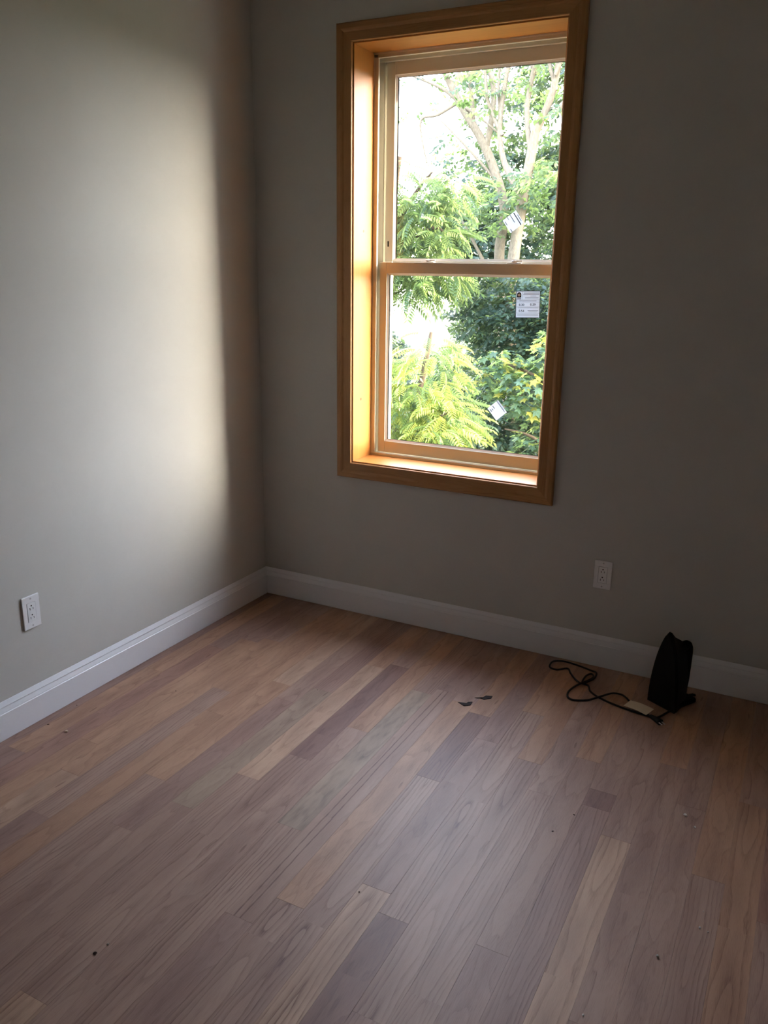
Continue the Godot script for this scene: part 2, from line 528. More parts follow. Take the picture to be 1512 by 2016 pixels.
func sash(w: Node3D, called: String, xa: float, xb: float, ya: float, yb: float, zf: float, zk: float, stile: float, rail_lo: float, rail_hi: float) -> Node3D:
	var s := Node3D.new()
	s.name = called
	w.add_child(s, true)
	var bead := 0.009
	var zg := zf - 0.011
	for b in [["stile", Vector3(xa, ya, zk), Vector3(xa + stile, yb, zf)], ["stile", Vector3(xb - stile, ya, zk), Vector3(xb, yb, zf)],
		["rail", Vector3(xa + stile, ya, zk), Vector3(xb - stile, ya + rail_lo, zf)], ["rail", Vector3(xa + stile, yb - rail_hi, zk), Vector3(xb - stile, yb, zf)]]:
		var st := begin()
		var lo: Vector3 = b[1]
		var hi: Vector3 = b[2]
		box(st, lo, hi, 0.0012)
		if b[0] == "rail" and lo.y == ya and called == "lower_sash":
			# a shallow lift lip along the bottom rail
			box(st, Vector3(lo.x - stile, ya + 0.036, zf), Vector3(hi.x + stile, ya + 0.040, zf + 0.003), 0.001)
		obj(b[0], st, M.vinyl, s)
	# glazing bead, a slanted strip round the pane inside and outside
	var st2 := begin()
	var r := Rect2(xa + stile, ya + rail_lo, xb - xa - 2 * stile, yb - ya - rail_lo - rail_hi)
	var rin := r.grow(-bead)
	for e in [[zf - 0.003, zg + 0.003], [zk + 0.003, zg - 0.009]]:
		var o := [Vector2(r.position.x, r.position.y), Vector2(r.end.x, r.position.y), Vector2(r.end.x, r.end.y), Vector2(r.position.x, r.end.y)]
		var i := [Vector2(rin.position.x, rin.position.y), Vector2(rin.end.x, rin.position.y), Vector2(rin.end.x, rin.end.y), Vector2(rin.position.x, rin.end.y)]
		for k in 4:
			var k2 := (k + 1) % 4
			var mid: Vector2 = (r.get_center() - (o[k] + o[k2]) * 0.5).normalized()
			var n := Vector3(mid.x, mid.y, sign(e[0] - e[1]) * 0.8)
			quad(st2, Vector3(o[k].x, o[k].y, e[0]), Vector3(o[k2].x, o[k2].y, e[0]), Vector3(i[k2].x, i[k2].y, e[1]), Vector3(i[k].x, i[k].y, e[1]), n)
			quad(st2, Vector3(i[k].x, i[k].y, zg + 0.003), Vector3(i[k2].x, i[k2].y, zg + 0.003), Vector3(i[k2].x, i[k2].y, zg - 0.009), Vector3(i[k].x, i[k].y, zg - 0.009), Vector3(mid.x, mid.y, 0))
	obj("glazing_bead", st2, M.vinyl_white, s)
	var st3 := begin()
	var g := rin.grow(0.004)
	quad(st3, Vector3(g.position.x, g.position.y, zg), Vector3(g.end.x, g.position.y, zg), Vector3(g.end.x, g.end.y, zg), Vector3(g.position.x, g.end.y, zg), Vector3.BACK)
	obj("glass_pane", st3, M.glass, s)
	return s

func build_stickers() -> void:
	# energy label on the lower pane
	var zg := -0.1935
	var o := thing("energy_label", Vector3(1.1862, 1.4102, zg))
	o.rotation.z = 0.03
	tag(o, "white printed energy rating label on the lower window pane", "label", "stickers on the window panes")
	var hw := 0.0505
	var hh := 0.0535
	var st := begin()
	quad(st, Vector3(-hw, -hh, 0.0001), Vector3(hw, -hh, 0.0001), Vector3(hw, hh, 0.0001), Vector3(-hw, hh, 0.0001), Vector3.BACK)
	obj("sheet", st, M.sticker, o)
	st = begin()
	var z0 := 0.0002
	var z1 := 0.0005
	var bar := func(s: SurfaceTool, x0: float, x1: float, y0: float, y1: float) -> void:
		box(s, Vector3(x0, y0, z0), Vector3(x1, y1, z1))
	bar.call(st, -hw, hw, hh - 0.0028, hh); bar.call(st, -hw, hw, -hh, -hh + 0.0016)
	bar.call(st, -hw, -hw + 0.0016, -hh, hh); bar.call(st, hw - 0.0016, hw, -hh, hh)
	obj("border", st, M.ink, o)
	st = begin()
	for y in [0.0175, 0.0085, -0.0105, -0.0345]:
		bar.call(st, -hw + 0.002, hw - 0.002, y, y + 0.0009)
	bar.call(st, -0.025, -0.0242, 0.0185, 0.050)
	for q in [[-0.018, 0.046, 0.0425, 0.0022], [-0.020, 0.046, 0.0365, 0.0024], [0.010, 0.034, 0.0315, 0.0014], [-0.012, 0.044, 0.0265, 0.0012], [-0.012, 0.044, 0.0225, 0.0012],
		[-0.036, 0.036, 0.0125, 0.0018], [-0.042, 0.044, -0.0150, 0.0016], [0.000, 0.044, -0.0260, 0.0018], [0.004, 0.040, -0.0300, 0.0012], [-0.044, 0.044, -0.0400, 0.0012], [-0.044, 0.044, -0.0445, 0.0012]]:
		bar.call(st, q[0], q[1], q[2], q[2] + q[3])
	obj("small_print", st, M.ink_soft, o)
	# emblem: dark arch with a pale ring, a bar below
	st = begin()
	bar.call(st, -0.0465, -0.0285, 0.0265, 0.0375)
	disc(st, Vector3(-0.0375, 0.0385, z0), Vector3.BACK, 0.009, z1 - z0, 18)
	bar.call(st, -0.0465, -0.0285, 0.0200, 0.0228)
	obj("emblem", st, M.ink, o)
	st = begin()
	disc(st, Vector3(-0.0375, 0.0365, z1), Vector3.BACK, 0.0058, 0.0002, 18)
	obj("emblem_ring", st, M.sticker, o)
	for q in [["0.30", -0.026, -0.0045], ["0.29", 0.021, -0.0035], ["0.54", -0.026, -0.0285]]:
		var tm := TextMesh.new()
		tm.text = q[0]
		tm.font = SystemFont.new()
		tm.font.font_names = PackedStringArray(["Droid Sans"])
		tm.font.font_weight = 700
		tm.font_size = 64
		tm.pixel_size = 0.000185
		tm.depth = 0.0003
		var ti := inst("figures", tm, M.ink, o)
		ti.position = Vector3(q[1], q[2] + 0.0025, z1)
	# two crooked stickers on the outer side of the panes
	for q in [[Vector3(1.0912, 1.7288, -0.2345), 0.64, 0.066, 0.060, "tilted white sticker with dark bars on the upper window pane", true], [Vector3(1.0790, 0.9695, -0.1955), 0.72, 0.060, 0.064, "tilted bright white sticker low on the lower window pane", false]]:
		var s := thing("window_sticker", q[0])
		s.rotation.z = q[1]
		tag(s, q[4], "sticker", "stickers on the window panes")
		st = begin()
		var a: float = q[2] * 0.5
		var b: float = q[3] * 0.5
		quad(st, Vector3(-a, -b, 0), Vector3(a, -b, 0), Vector3(a, b, 0), Vector3(-a, b, 0), Vector3.BACK)
		obj("sheet", st, M.sticker_thin, s)
		st = begin()
		if q[5]:
			for k in [[0.018, 0.0215, -b, b * 0.9], [0.002, 0.0045, -b * 0.2, b], [0.0275, 0.0298, -b * 0.6, b * 0.4], [-0.012, -0.010, b * 0.55, b], [-0.029, -0.0265, b * 0.1, b * 0.7], [-0.026, -0.0235, -b, -b * 0.55]]:
				box(st, Vector3(k[0], k[2], 0.0001), Vector3(k[1], k[3], 0.0004))
		else:
			for k in [[-0.024, -0.021, b * 0.3, b * 0.7], [-0.016, -0.013, b * 0.35, b * 0.62], [-0.006, -0.003, b * 0.4, b * 0.85], [a * 0.72, a * 0.80, -b * 0.8, b], [a * 0.86, a * 0.90, -b * 0.6, b]]:
				box(st, Vector3(k[0], k[2], 0.0001), Vector3(k[1], k[3], 0.0004))
		obj("print_bars", st, M.ink, s)

# ------------------------------------------------------------------ outlets, iron, crumbs
func outlet(at: Vector3, turn: float, label: String) -> void:
	# built facing +z
	var o := thing("wall_outlet", at)
	o.rotation.y = turn
	tag(o, label, "outlet", "wall outlets")
	# screwless-style plate with a window for the receptacle
	var st := begin()
	var W := 0.035
	var H := 0.0585
	var w := 0.0168
	var h := 0.0335
	var d := 0.0058
	box(st, Vector3(-W, h, 0), Vector3(W, H, d), 0.0015)
	box(st, Vector3(-W, -H, 0), Vector3(W, -h, d), 0.0015)
	box(st, Vector3(-W, -h - 0.002, 0), Vector3(-w, h + 0.002, d), 0.0015)
	box(st, Vector3(w, -h - 0.002, 0), Vector3(W, h + 0.002, d), 0.0015)
	box(st, Vector3(-w - 0.002, -h - 0.002, 0), Vector3(w + 0.002, h + 0.002, 0.001))
	obj("wall_plate", st, M.plate, o)
	# receptacle face with real slots and ground holes
	var c := CSGCombiner3D.new()
	c.name = "receptacle"
	o.add_child(c, true)
	var body := CSGBox3D.new()
	body.name = "face"
	body.size = Vector3(0.0325, 0.0660, 0.0055)
	body.position = Vector3(0, 0, 0.0038)
	body.material = M.plate
	c.add_child(body, true)
	for y in [0.0165, -0.0165]:
		for q in [[-0.0063, 0.0035, 0.0018, 0.0082], [0.0063, 0.0035, 0.0018, 0.0066]]:
			var cut := CSGBox3D.new()
			cut.name = "slot"
			cut.operation = CSGShape3D.OPERATION_SUBTRACTION
			cut.size = Vector3(q[2], q[3], 0.005)
			cut.position = Vector3(q[0], y - 0.004 + q[1] * 0.0, 0.0058)
			cut.material = M.dark_slot
			c.add_child(cut, true)
		var hole := CSGCylinder3D.new()
		hole.name = "ground_hole"
		hole.operation = CSGShape3D.OPERATION_SUBTRACTION
		hole.radius = 0.0027
		hole.height = 0.005
		hole.sides = 12
		hole.rotation.x = PI / 2
		hole.position = Vector3(0, y + 0.0065, 0.0058)
		hole.material = M.dark_slot
		c.add_child(hole, true)
	for y in [0.0485, -0.0485]:
		st = begin()
		disc(st, Vector3(0, y, d - 0.0003), Vector3.BACK, 0.0032, 0.0009, 12)
		obj("screw", st, M.screw, o)

func build_iron() -> void:
	var o := thing("clothes_iron", Vector3(1.952, 0.0003, 0.172))
	o.rotation.y = deg_to_rad(-30)
	o.rotation.z = deg_to_rad(0)
	tag(o, "black clothes iron standing upright by the baseboard, its cord looped on the floor", "iron")
	# local frame: +z = way the sole faces, y = up towards the tip
	var H := 0.300
	var outline := func(hw: float, y0: float, y1: float) -> Array:
		var pts := []
		var n := 12
		for i in n + 1:
			var f := float(i) / n
			var x := hw * pow(1.0 - pow(f, 2.1), 0.75)
			pts.append(Vector2(x, y0 + (y1 - y0) * f))
		var ring := []
		for p in pts:
			ring.append(p)
		for i in range(n - 1, -1, -1):
			ring.append(Vector2(-pts[i].x, pts[i].y))
		return ring
	var loft := func(st: SurfaceTool, secs: Array) -> void:
		for k in secs.size() - 1:
			var A: Array = secs[k][0]
			var B: Array = secs[k + 1][0]
			for i in A.size():
				var j := (i + 1) % A.size()
				var a := Vector3(A[i].x, A[i].y, secs[k][1])
				var b := Vector3(A[j].x, A[j].y, secs[k][1])
				var c := Vector3(B[j].x, B[j].y, secs[k + 1][1])
				var dd := Vector3(B[i].x, B[i].y, secs[k + 1][1])
				var mid := (a + b) * 0.5 - Vector3(0, H * 0.35, secs[k][1] - 0.02)
				quad(st, a, b, c, dd, mid)
		for e in [0, secs.size() - 1]:
			var R: Array = secs[e][0]
			var zz: float = secs[e][1]
			var nn := Vector3.BACK if e == 0 else Vector3.FORWARD
			for i in R.size():
				var j := (i + 1) % R.size()
				tri(st, Vector3(0, R[0].y + H * 0.3, zz), Vector3(R[i].x, R[i].y, zz), Vector3(R[j].x, R[j].y, zz), nn)
	var st := begin()
	loft.call(st, [[outline.call(0.058, 0.004, H - 0.004), 0.062], [outline.call(0.061, 0.0, H), 0.059], [outline.call(0.061, 0.0, H), 0.052]])
	obj("soleplate", st, M.soleplate, o)
	st = begin()
	loft.call(st, [[outline.call(0.058, 0.0, H - 0.008), 0.052], [outline.call(0.060, 0.0, H - 0.004), 0.045], [outline.call(0.052, 0.0, H - 0.03), 0.020], [outline.call(0.042, 0.0, H - 0.05), -0.015], [outline.call(0.034, 0.0, H - 0.07), -0.040], [outline.call(0.022, 0.0, H - 0.10), -0.050]])
	obj("body", st, M.black_plastic, o)
	st = begin()
	tube(st, smooth_path([Vector3(0, 0.020, -0.010), Vector3(0, 0.030, -0.050), Vector3(0, 0.075, -0.062), Vector3(0, 0.150, -0.064), Vector3(0, 0.208, -0.062), Vector3(0, 0.224, -0.045), Vector3(0, 0.215, -0.005)], 5), 0.016, 0.018, 10)
	obj("handle", st, M.black_plastic, o)
	st = begin()
	box(st, Vector3(-0.052, 0.0, -0.080), Vector3(0.052, 0.022, 0.050), 0.006)
	obj("heel", st, M.black_plastic, o)
	st = begin()
	disc(st, Vector3(0, 0.19, -0.012), Vector3(0, 0.3, -1).normalized(), 0.019, 0.016, 16)
	obj("dial", st, M.soleplate, o)
	st = begin()
	disc(st, Vector3(0, 0.238, 0.012), Vector3(0, 0.8, -0.6).normalized(), 0.007, 0.014, 10)
	obj("spray_nozzle", st, M.black_plastic, o)
	st = begin()
	tube(st, [Vector3(0.02, 0.016, -0.078), Vector3(0.022, 0.016, -0.094), Vector3(0.024, 0.012, -0.105)], 0.0065, 0.0045, 8)
	obj("cord_sleeve", st, M.rubber, o)

	# mains cord of the iron, looped on the floor
	var raw := [[1.977, 0.204], [1.954, 0.260], [1.926, 0.318], [1.896, 0.321], [1.803, 0.307], [1.718, 0.278], [1.669, 0.243], [1.647, 0.199], [1.606, 0.188], [1.564, 0.136], [1.539, 0.097], [1.503, 0.126], [1.471, 0.117], [1.470, 0.063], [1.508, 0.041], [1.562, 0.048], [1.625, 0.067], [1.653, 0.094], [1.658, 0.143], [1.641, 0.186], [1.622, 0.193], [1.620, 0.130], [1.633, 0.097], [1.648, 0.115], [1.643, 0.168], [1.608, 0.220], [1.595, 0.276], [1.600, 0.320], [1.625, 0.337], [1.673, 0.314], [1.717, 0.272], [1.747, 0.231], [1.776, 0.208], [1.800, 0.226], [1.817, 0.247], [1.870, 0.290], [1.905, 0.322]]
	var pts := []
	for i in raw.size():
		var y := 0.0042
		if i in [17, 18, 19, 24]:
			y = 0.0125
		if i in [21, 22]:
			y = 0.0045
		if i in [30, 31]:
			y = 0.0125
		pts.append(Vector3(raw[i][0], y, raw[i][1]))
	pts[0].y = 0.008
	var cord := Node3D.new()
	cord.name = "power_cord"
	o.add_child(cord, true)
	cord.transform = o.transform.affine_inverse()
	st = begin()
	tube(st, smooth_path(pts, 7), 0.0038, 0.0038, 7)
	obj("cable", st, M.cord, cord)
	st = begin()
	tube(st, [Vector3(1.905, 0.006, 0.322), Vector3(1.918, 0.009, 0.334), Vector3(1.930, 0.011, 0.345), Vector3(1.945, 0.011, 0.358)], 0.007, 0.0125, 8)
	obj("plug", st, M.rubber, cord)
	for s in [-1.0, 1.0]:
		st = begin()
		var d := Vector3(0.75, 0, 0.66)
		var sd: Vector3 = Vector3(-0.66, 0, 0.75) * 0.0063 * s
		tube(st, [Vector3(1.944, 0.011, 0.357) + sd, Vector3(1.944, 0.011, 0.357) + sd + d * 0.017], 0.0022, 0.0018, 6)
		obj("prong", st, M.screw, cord)
	# paper tag folded round the cord near the plug
	st = begin()
	var A := Vector3(1.818, 0.0095, 0.247)
	var B := Vector3(1.908, 0.0110, 0.275)
	var C := Vector3(1.890, 0.0105, 0.331)
	var D := Vector3(1.803, 0.0095, 0.300)
	var up := Vector3(0, 0.0006, 0)
	var rows := 5
	for i in rows:
		var f0 := float(i) / rows
		var f1 := float(i + 1) / rows
		var bend := func(f: float) -> Vector3: return Vector3(0, 0.004 * sin(f * PI), 0)
		var a0: Vector3 = A.lerp(B, f0) + bend.call(f0)
		var a1: Vector3 = A.lerp(B, f1) + bend.call(f1)
		var b0: Vector3 = D.lerp(C, f0) + bend.call(f0)
		var b1: Vector3 = D.lerp(C, f1) + bend.call(f1)
		quad(st, a0 + up, a1 + up, b1 + up, b0 + up, Vector3.UP)
		quad(st, a0, a1, b1, b0, Vector3.DOWN)
		quad(st, b0, b1, b1 + up, b0 + up, Vector3.BACK)
		quad(st, a0, a1, a1 + up, a0 + up, Vector3.FORWARD)
	quad(st, A, D, D + up, A + up, Vector3.LEFT)
	quad(st, B, C, C + up, B + up, Vector3.RIGHT)
	obj("paper_tag", st, M.paper, cord).set_meta("label", "cream paper tag")

func crumb(called: String, x: float, z: float, size: Vector3, m: Material, label: String, seed_: int, group := "crumbs on the floor") -> void:
	rng.seed = seed_
	var st := begin()
	var ic := []
	var g := (1.0 + sqrt(5.0)) / 2.0
	for p in [[-1, g, 0], [1, g, 0], [-1, -g, 0], [1, -g, 0], [0, -1, g], [0, 1, g], [0, -1, -g], [0, 1, -g], [g, 0, -1], [g, 0, 1], [-g, 0, -1], [-g, 0, 1]]:
		var v := Vector3(p[0], p[1], p[2]).normalized() * rng.randf_range(0.72, 1.12)
		v = v * size * 0.5
		ic.append(v)
	var low := 0.0
	for v in ic:
		low = min(low, v.y)
	for f in [[0, 11, 5], [0, 5, 1], [0, 1, 7], [0, 7, 10], [0, 10, 11], [1, 5, 9], [5, 11, 4], [11, 10, 2], [10, 7, 6], [7, 1, 8], [3, 9, 4], [3, 4, 2], [3, 2, 6], [3, 6, 8], [3, 8, 9], [4, 9, 5], [2, 4, 11], [6, 2, 10], [8, 6, 7], [9, 8, 1]]:
		var a: Vector3 = ic[f[0]]
		var b: Vector3 = ic[f[1]]
		var c: Vector3 = ic[f[2]]
		var n := (b - a).cross(c - a).normalized()
		if n.dot(a + b + c) < 0:
			n = -n
		tri(st, a, b, c, n)
	var o := obj(called, st, m)
	o.position = Vector3(x, 0.0003 - low, z)
	o.rotation.y = rng.randf() * TAU
	tag(o, label, "crumb", group)

func build_crumbs() -> void:
	crumb("wood_chip", 0.152, 1.395, Vector3(0.014, 0.008, 0.010), M.chip_pale, "largest pale wood chip on the floor near the left baseboard", 1)
	crumb("wood_chip", 0.061, 1.393, Vector3(0.010, 0.003, 0.004), M.chip_dark, "dark splinter on the floor beside the left baseboard", 2)
	crumb("wood_chip", 0.045, 1.250, Vector3(0.008, 0.003, 0.003), M.chip_dark, "tiny dark splinter touching the left baseboard, behind the other splinter", 3)
	crumb("wood_chip", 0.962, 2.049, Vector3(0.010, 0.006, 0.008), M.chip_dark, "dark brown crumb on the floor at the lower left", 4)
	crumb("plaster_crumb", 0.968, 2.015, Vector3(0.007, 0.005, 0.006), M.chip_white, "small white crumb beside the dark brown crumb", 5)
	crumb("wood_chip", 1.406, 1.584, Vector3(0.0045, 0.003, 0.004), M.chip_dark, "tiny black speck on the floor near the picture's middle", 6)
	crumb("plaster_crumb", 2.102, 0.853, Vector3(0.014, 0.009, 0.010), M.chip_white, "largest white crumb on the right part of the floor", 7)
	crumb("plaster_crumb", 2.134, 0.896, Vector3(0.009, 0.007, 0.007), M.chip_white, "small white crumb just in front of the largest white one", 8)
	crumb("plaster_crumb", 2.199, 1.294, Vector3(0.008, 0.006, 0.007), M.chip_white, "white crumb at the right, left one of a close pair", 9)
	crumb("plaster_crumb", 2.219, 1.298, Vector3(0.005, 0.004, 0.004), M.chip_white, "tiny white crumb at the right, right one of a close pair", 10)
	crumb("plaster_crumb", 2.123, 1.434, Vector3(0.009, 0.007, 0.008), M.chip_white, "round white crumb on the floor at the lower right", 11)
	crumb("plaster_crumb", 2.200, 1.231, Vector3(0.004, 0.003, 0.004), M.chip_white, "tiny white crumb behind the close pair of white crumbs", 12)
	crumb("plaster_crumb", 2.010, 1.676, Vector3(0.007, 0.005, 0.006), M.chip_white, "white crumb nearest to the viewer at the bottom right", 13)
	crumb("wood_chip", 1.810, 1.006, Vector3(0.008, 0.003, 0.004), M.chip_dark, "small brown splinter by the short dark board end", 14)
	crumb("wood_chip", 1.776, 1.109, Vector3(0.010, 0.003, 0.004), M.chip_dark, "small brown splinter in front of the short dark board end", 15)
	crumb("wood_chip", 0.287, 0.995, Vector3(0.006, 0.003, 0.004), M.chip_dark, "tiny dark crumb in the middle of the left floor", 16)
	crumb("wood_chip", 0.749, 0.730, Vector3(0.004, 0.003, 0.004), M.chip_dark, "tiny dark speck on a pale board below the window", 17)
	# two dark scraps in the middle of the floor
	var k := 0
	for q in [[[1.252, 0.556], [1.283, 0.572], [1.302, 0.556], [1.300, 0.530], [1.286, 0.536], [1.283, 0.553]], [[1.296, 0.496], [1.318, 0.487], [1.330, 0.492], [1.352, 0.470], [1.350, 0.452], [1.328, 0.462], [1.320, 0.478]]]:
		var c := Vector2.ZERO
		for p in q:
			c += Vector2(p[0], p[1]) / q.size()
		var st := begin()
		for i in q.size():
			var a := Vector2(q[i][0], q[i][1]) - c
			var b := Vector2(q[(i + 1) % q.size()][0], q[(i + 1) % q.size()][1]) - c
			var ya: float = 0.0012 + 0.0015 * (i % 2)
			var yb: float = 0.0012 + 0.0015 * ((i + 1) % q.size() % 2)
			tri(st, Vector3(0, 0.003, 0), Vector3(a.x, ya, a.y), Vector3(b.x, yb, b.y), Vector3.UP)
			tri(st, Vector3(0, 0, 0), Vector3(a.x, 0, a.y), Vector3(b.x, 0, b.y), Vector3.DOWN)
			quad(st, Vector3(a.x, 0, a.y), Vector3(b.x, 0, b.y), Vector3(b.x, yb, b.y), Vector3(a.x, ya, a.y), Vector3(a.x + b.x, 0, a.y + b.y))
		var o := obj("dark_scrap", st, M.scrap)
		o.position = Vector3(c.x, 0.0003, c.y)
		tag(o, ["larger hooked dark scrap lying on the floor below the window", "smaller dark scrap on the floor, nearer to the iron's cord"][k], "scrap", "dark scraps on the floor")
		k += 1

# ------------------------------------------------------------------ outdoors
func pinnate_leaf() -> ArrayMesh:
	# compound leaf along +x, arching down, pairs of pointed leaflets
	var st := begin()
	var n := 8
	var rach := func(f: float) -> Vector3: return Vector3(f * 0.95, 0.10 * f - 0.42 * f * f, 0)
	for i in n * 2 + 1:
		var f := 0.12 + 0.88 * float(i / 2) / n
		var side := 1.0 if i % 2 == 0 else -1.0
		var len: float = 0.30 * (1.0 - 0.45 * absf(f - 0.45))
		var base: Vector3 = rach.call(f)
		var dir := Vector3(0.55, -0.28, 0.80 * side).normalized()
		if i == n * 2:
			dir = Vector3(0.8, -0.6, 0)
		var wid := Vector3(0.6, 0.25, -0.5 * side).normalized() * 0.045
		var tip := base + dir * len + Vector3(0, -0.05, 0)
		var mid := base + dir * len * 0.42
		var nn := (mid + wid - base).cross(tip - base).normalized()
		if nn.y < 0:
			nn = -nn
		tri(st, base, mid + wid, tip, nn)
		tri(st, base, tip, mid - wid, (nn + Vector3(0, 0, 0.35 * side)).normalized())
	for i in 4:
		var a: Vector3 = rach.call(i / 4.0)
		var b: Vector3 = rach.call((i + 1) / 4.0)
		quad(st, a + Vector3(0, 0, 0.006), b + Vector3(0, 0, 0.006), b - Vector3(0, 0, 0.006), a - Vector3(0, 0, 0.006), Vector3.UP)
	return st.commit()

func maple_leaf() -> ArrayMesh:
	var st := begin()
	var tips := [[-150, 0.30], [-112, 0.62], [-88, 0.40], [-52, 0.92], [-26, 0.55], [0, 1.0], [26, 0.55], [52, 0.92], [88, 0.40], [112, 0.62], [150, 0.30]]
	for i in tips.size() - 1:
		var a0 := deg_to_rad(tips[i][0])
		var a1 := deg_to_rad(tips[i + 1][0])
		var p := Vector3(cos(a0) * tips[i][1], -0.22 * tips[i][1] * tips[i][1], sin(a0) * tips[i][1]) * 0.5
		var q := Vector3(cos(a1) * tips[i + 1][1], -0.22 * tips[i + 1][1] * tips[i + 1][1], sin(a1) * tips[i + 1][1]) * 0.5
		var n := (p).cross(q).normalized()
		if n.y < 0:
			n = -n
		tri(st, Vector3.ZERO, p, q, n)
	quad(st, Vector3(-0.45, -0.05, 0.008), Vector3(0, 0, 0.008), Vector3(0, 0, -0.008), Vector3(-0.45, -0.05, -0.008), Vector3.UP)
	return st.commit()

func spray_leaf() -> ArrayMesh:
	# a twig of ten simple leaves
	var st := begin()
	var r := RandomNumberGenerator.new()
	r.seed = 5
	for i in 11:
		var f := i / 11.0
		var base := Vector3(f * 0.8, -0.12 * f * f, 0)
		var dir := Vector3(r.randf_range(0.1, 0.8), r.randf_range(-0.7, 0.3), (1.0 if i % 2 == 0 else -1.0) * r.randf_range(0.4, 1.0)).normalized()
		var len := r.randf_range(0.24, 0.36)
		var wid := dir.cross(Vector3(r.randf_range(-0.4, 0.4), 1, r.randf_range(-0.4, 0.4))).normalized() * len * 0.27
		var tip := base + dir * len
		var mid := base + dir * len * 0.5
		var n := wid.cross(dir).normalized()
		if n.y < 0:
			n = -n
		tri(st, base, mid + wid, tip, n)
		tri(st, base, tip, mid - wid, n)
	return st.commit()

func leaf_mat(c: Color, glow := 0.5) -> StandardMaterial3D:
	var m := mat(c, 0.55, 0.3)
	m.backlight_enabled = true
	m.backlight = Color(0.60, 0.70, 0.40) * glow * 2.0
	m.cull_mode = BaseMaterial3D.CULL_DISABLED
	return m

# leaves of one tree: blobs [centre, radii, share]; the nearest `named` are parts of their own, the rest one mass
func leaves(tree: Node3D, mesh: Mesh, blobs: Array, count: int, size: Vector2, tones: Array, named: int, seed_: int, shell := 0.45) -> void:
	rng.seed = seed_
	var all := []
	var total := 0.0
	for b in blobs:
		total += b[2]
	for b in blobs:
		var n := int(count * b[2] / total)
		for i in n:
			var d := Vector3(rng.randfn(), rng.randfn(), rng.randfn()).normalized()
			var r: float = pow(rng.randf_range(shell * shell * shell, 1.0), 1.0 / 3.0)
			var off: Vector3 = d * b[1] * r
			var p: Vector3 = b[0] + off
			var outd := Vector3(off.x, 0.0, off.z)
			var yaw := atan2(-outd.z, outd.x) + rng.randf_range(-0.9, 0.9)
			var bs := Basis(Vector3.UP, yaw) * Basis(Vector3.BACK, rng.randf_range(-0.75, 0.35)) * Basis(Vector3.RIGHT, rng.randf_range(-0.7, 0.7))
			var s := rng.randf_range(size.x, size.y)
			all.append([p.distance_to(eye), Transform3D(bs.scaled(Vector3(s, s, s)), p), rng.randi() % tones.size()])
	all.sort_custom(func(a, b): return a[0] < b[0])
	var inv := tree.transform.affine_inverse()
	for i in min(named, all.size()):
		var o := inst("leaf", mesh, tones[all[i][2]], tree)
		o.transform = inv * all[i][1]
	var k := 0
	for t in tones:
		var mine := []
		for i in range(named, all.size()):
			if all[i][2] == k:
				mine.append(all[i][1])
		k += 1
		if mine.is_empty():
			continue
		var mm := MultiMesh.new()
		mm.transform_format = MultiMesh.TRANSFORM_3D
		mm.mesh = mesh
		mm.instance_count = mine.size()
		for i in mine.size():
			mm.set_instance_transform(i, inv * mine[i])
		var mi := MultiMeshInstance3D.new()
		mi.multimesh = mm
		mi.material_override = t
		mi.name = "foliage"
		mi.set_meta("kind", "stuff")
		tree.add_child(mi, true)

func limb(tree: Node3D, called: String, pts: Array, r0: float, r1: float, m: Material) -> void:
	var st := begin()
	var loc := []
	for p in pts:
		loc.append(p - tree.position)
	tube(st, smooth_path(loc, 5), r0, r1, 8)
	obj(called, st, m, tree)

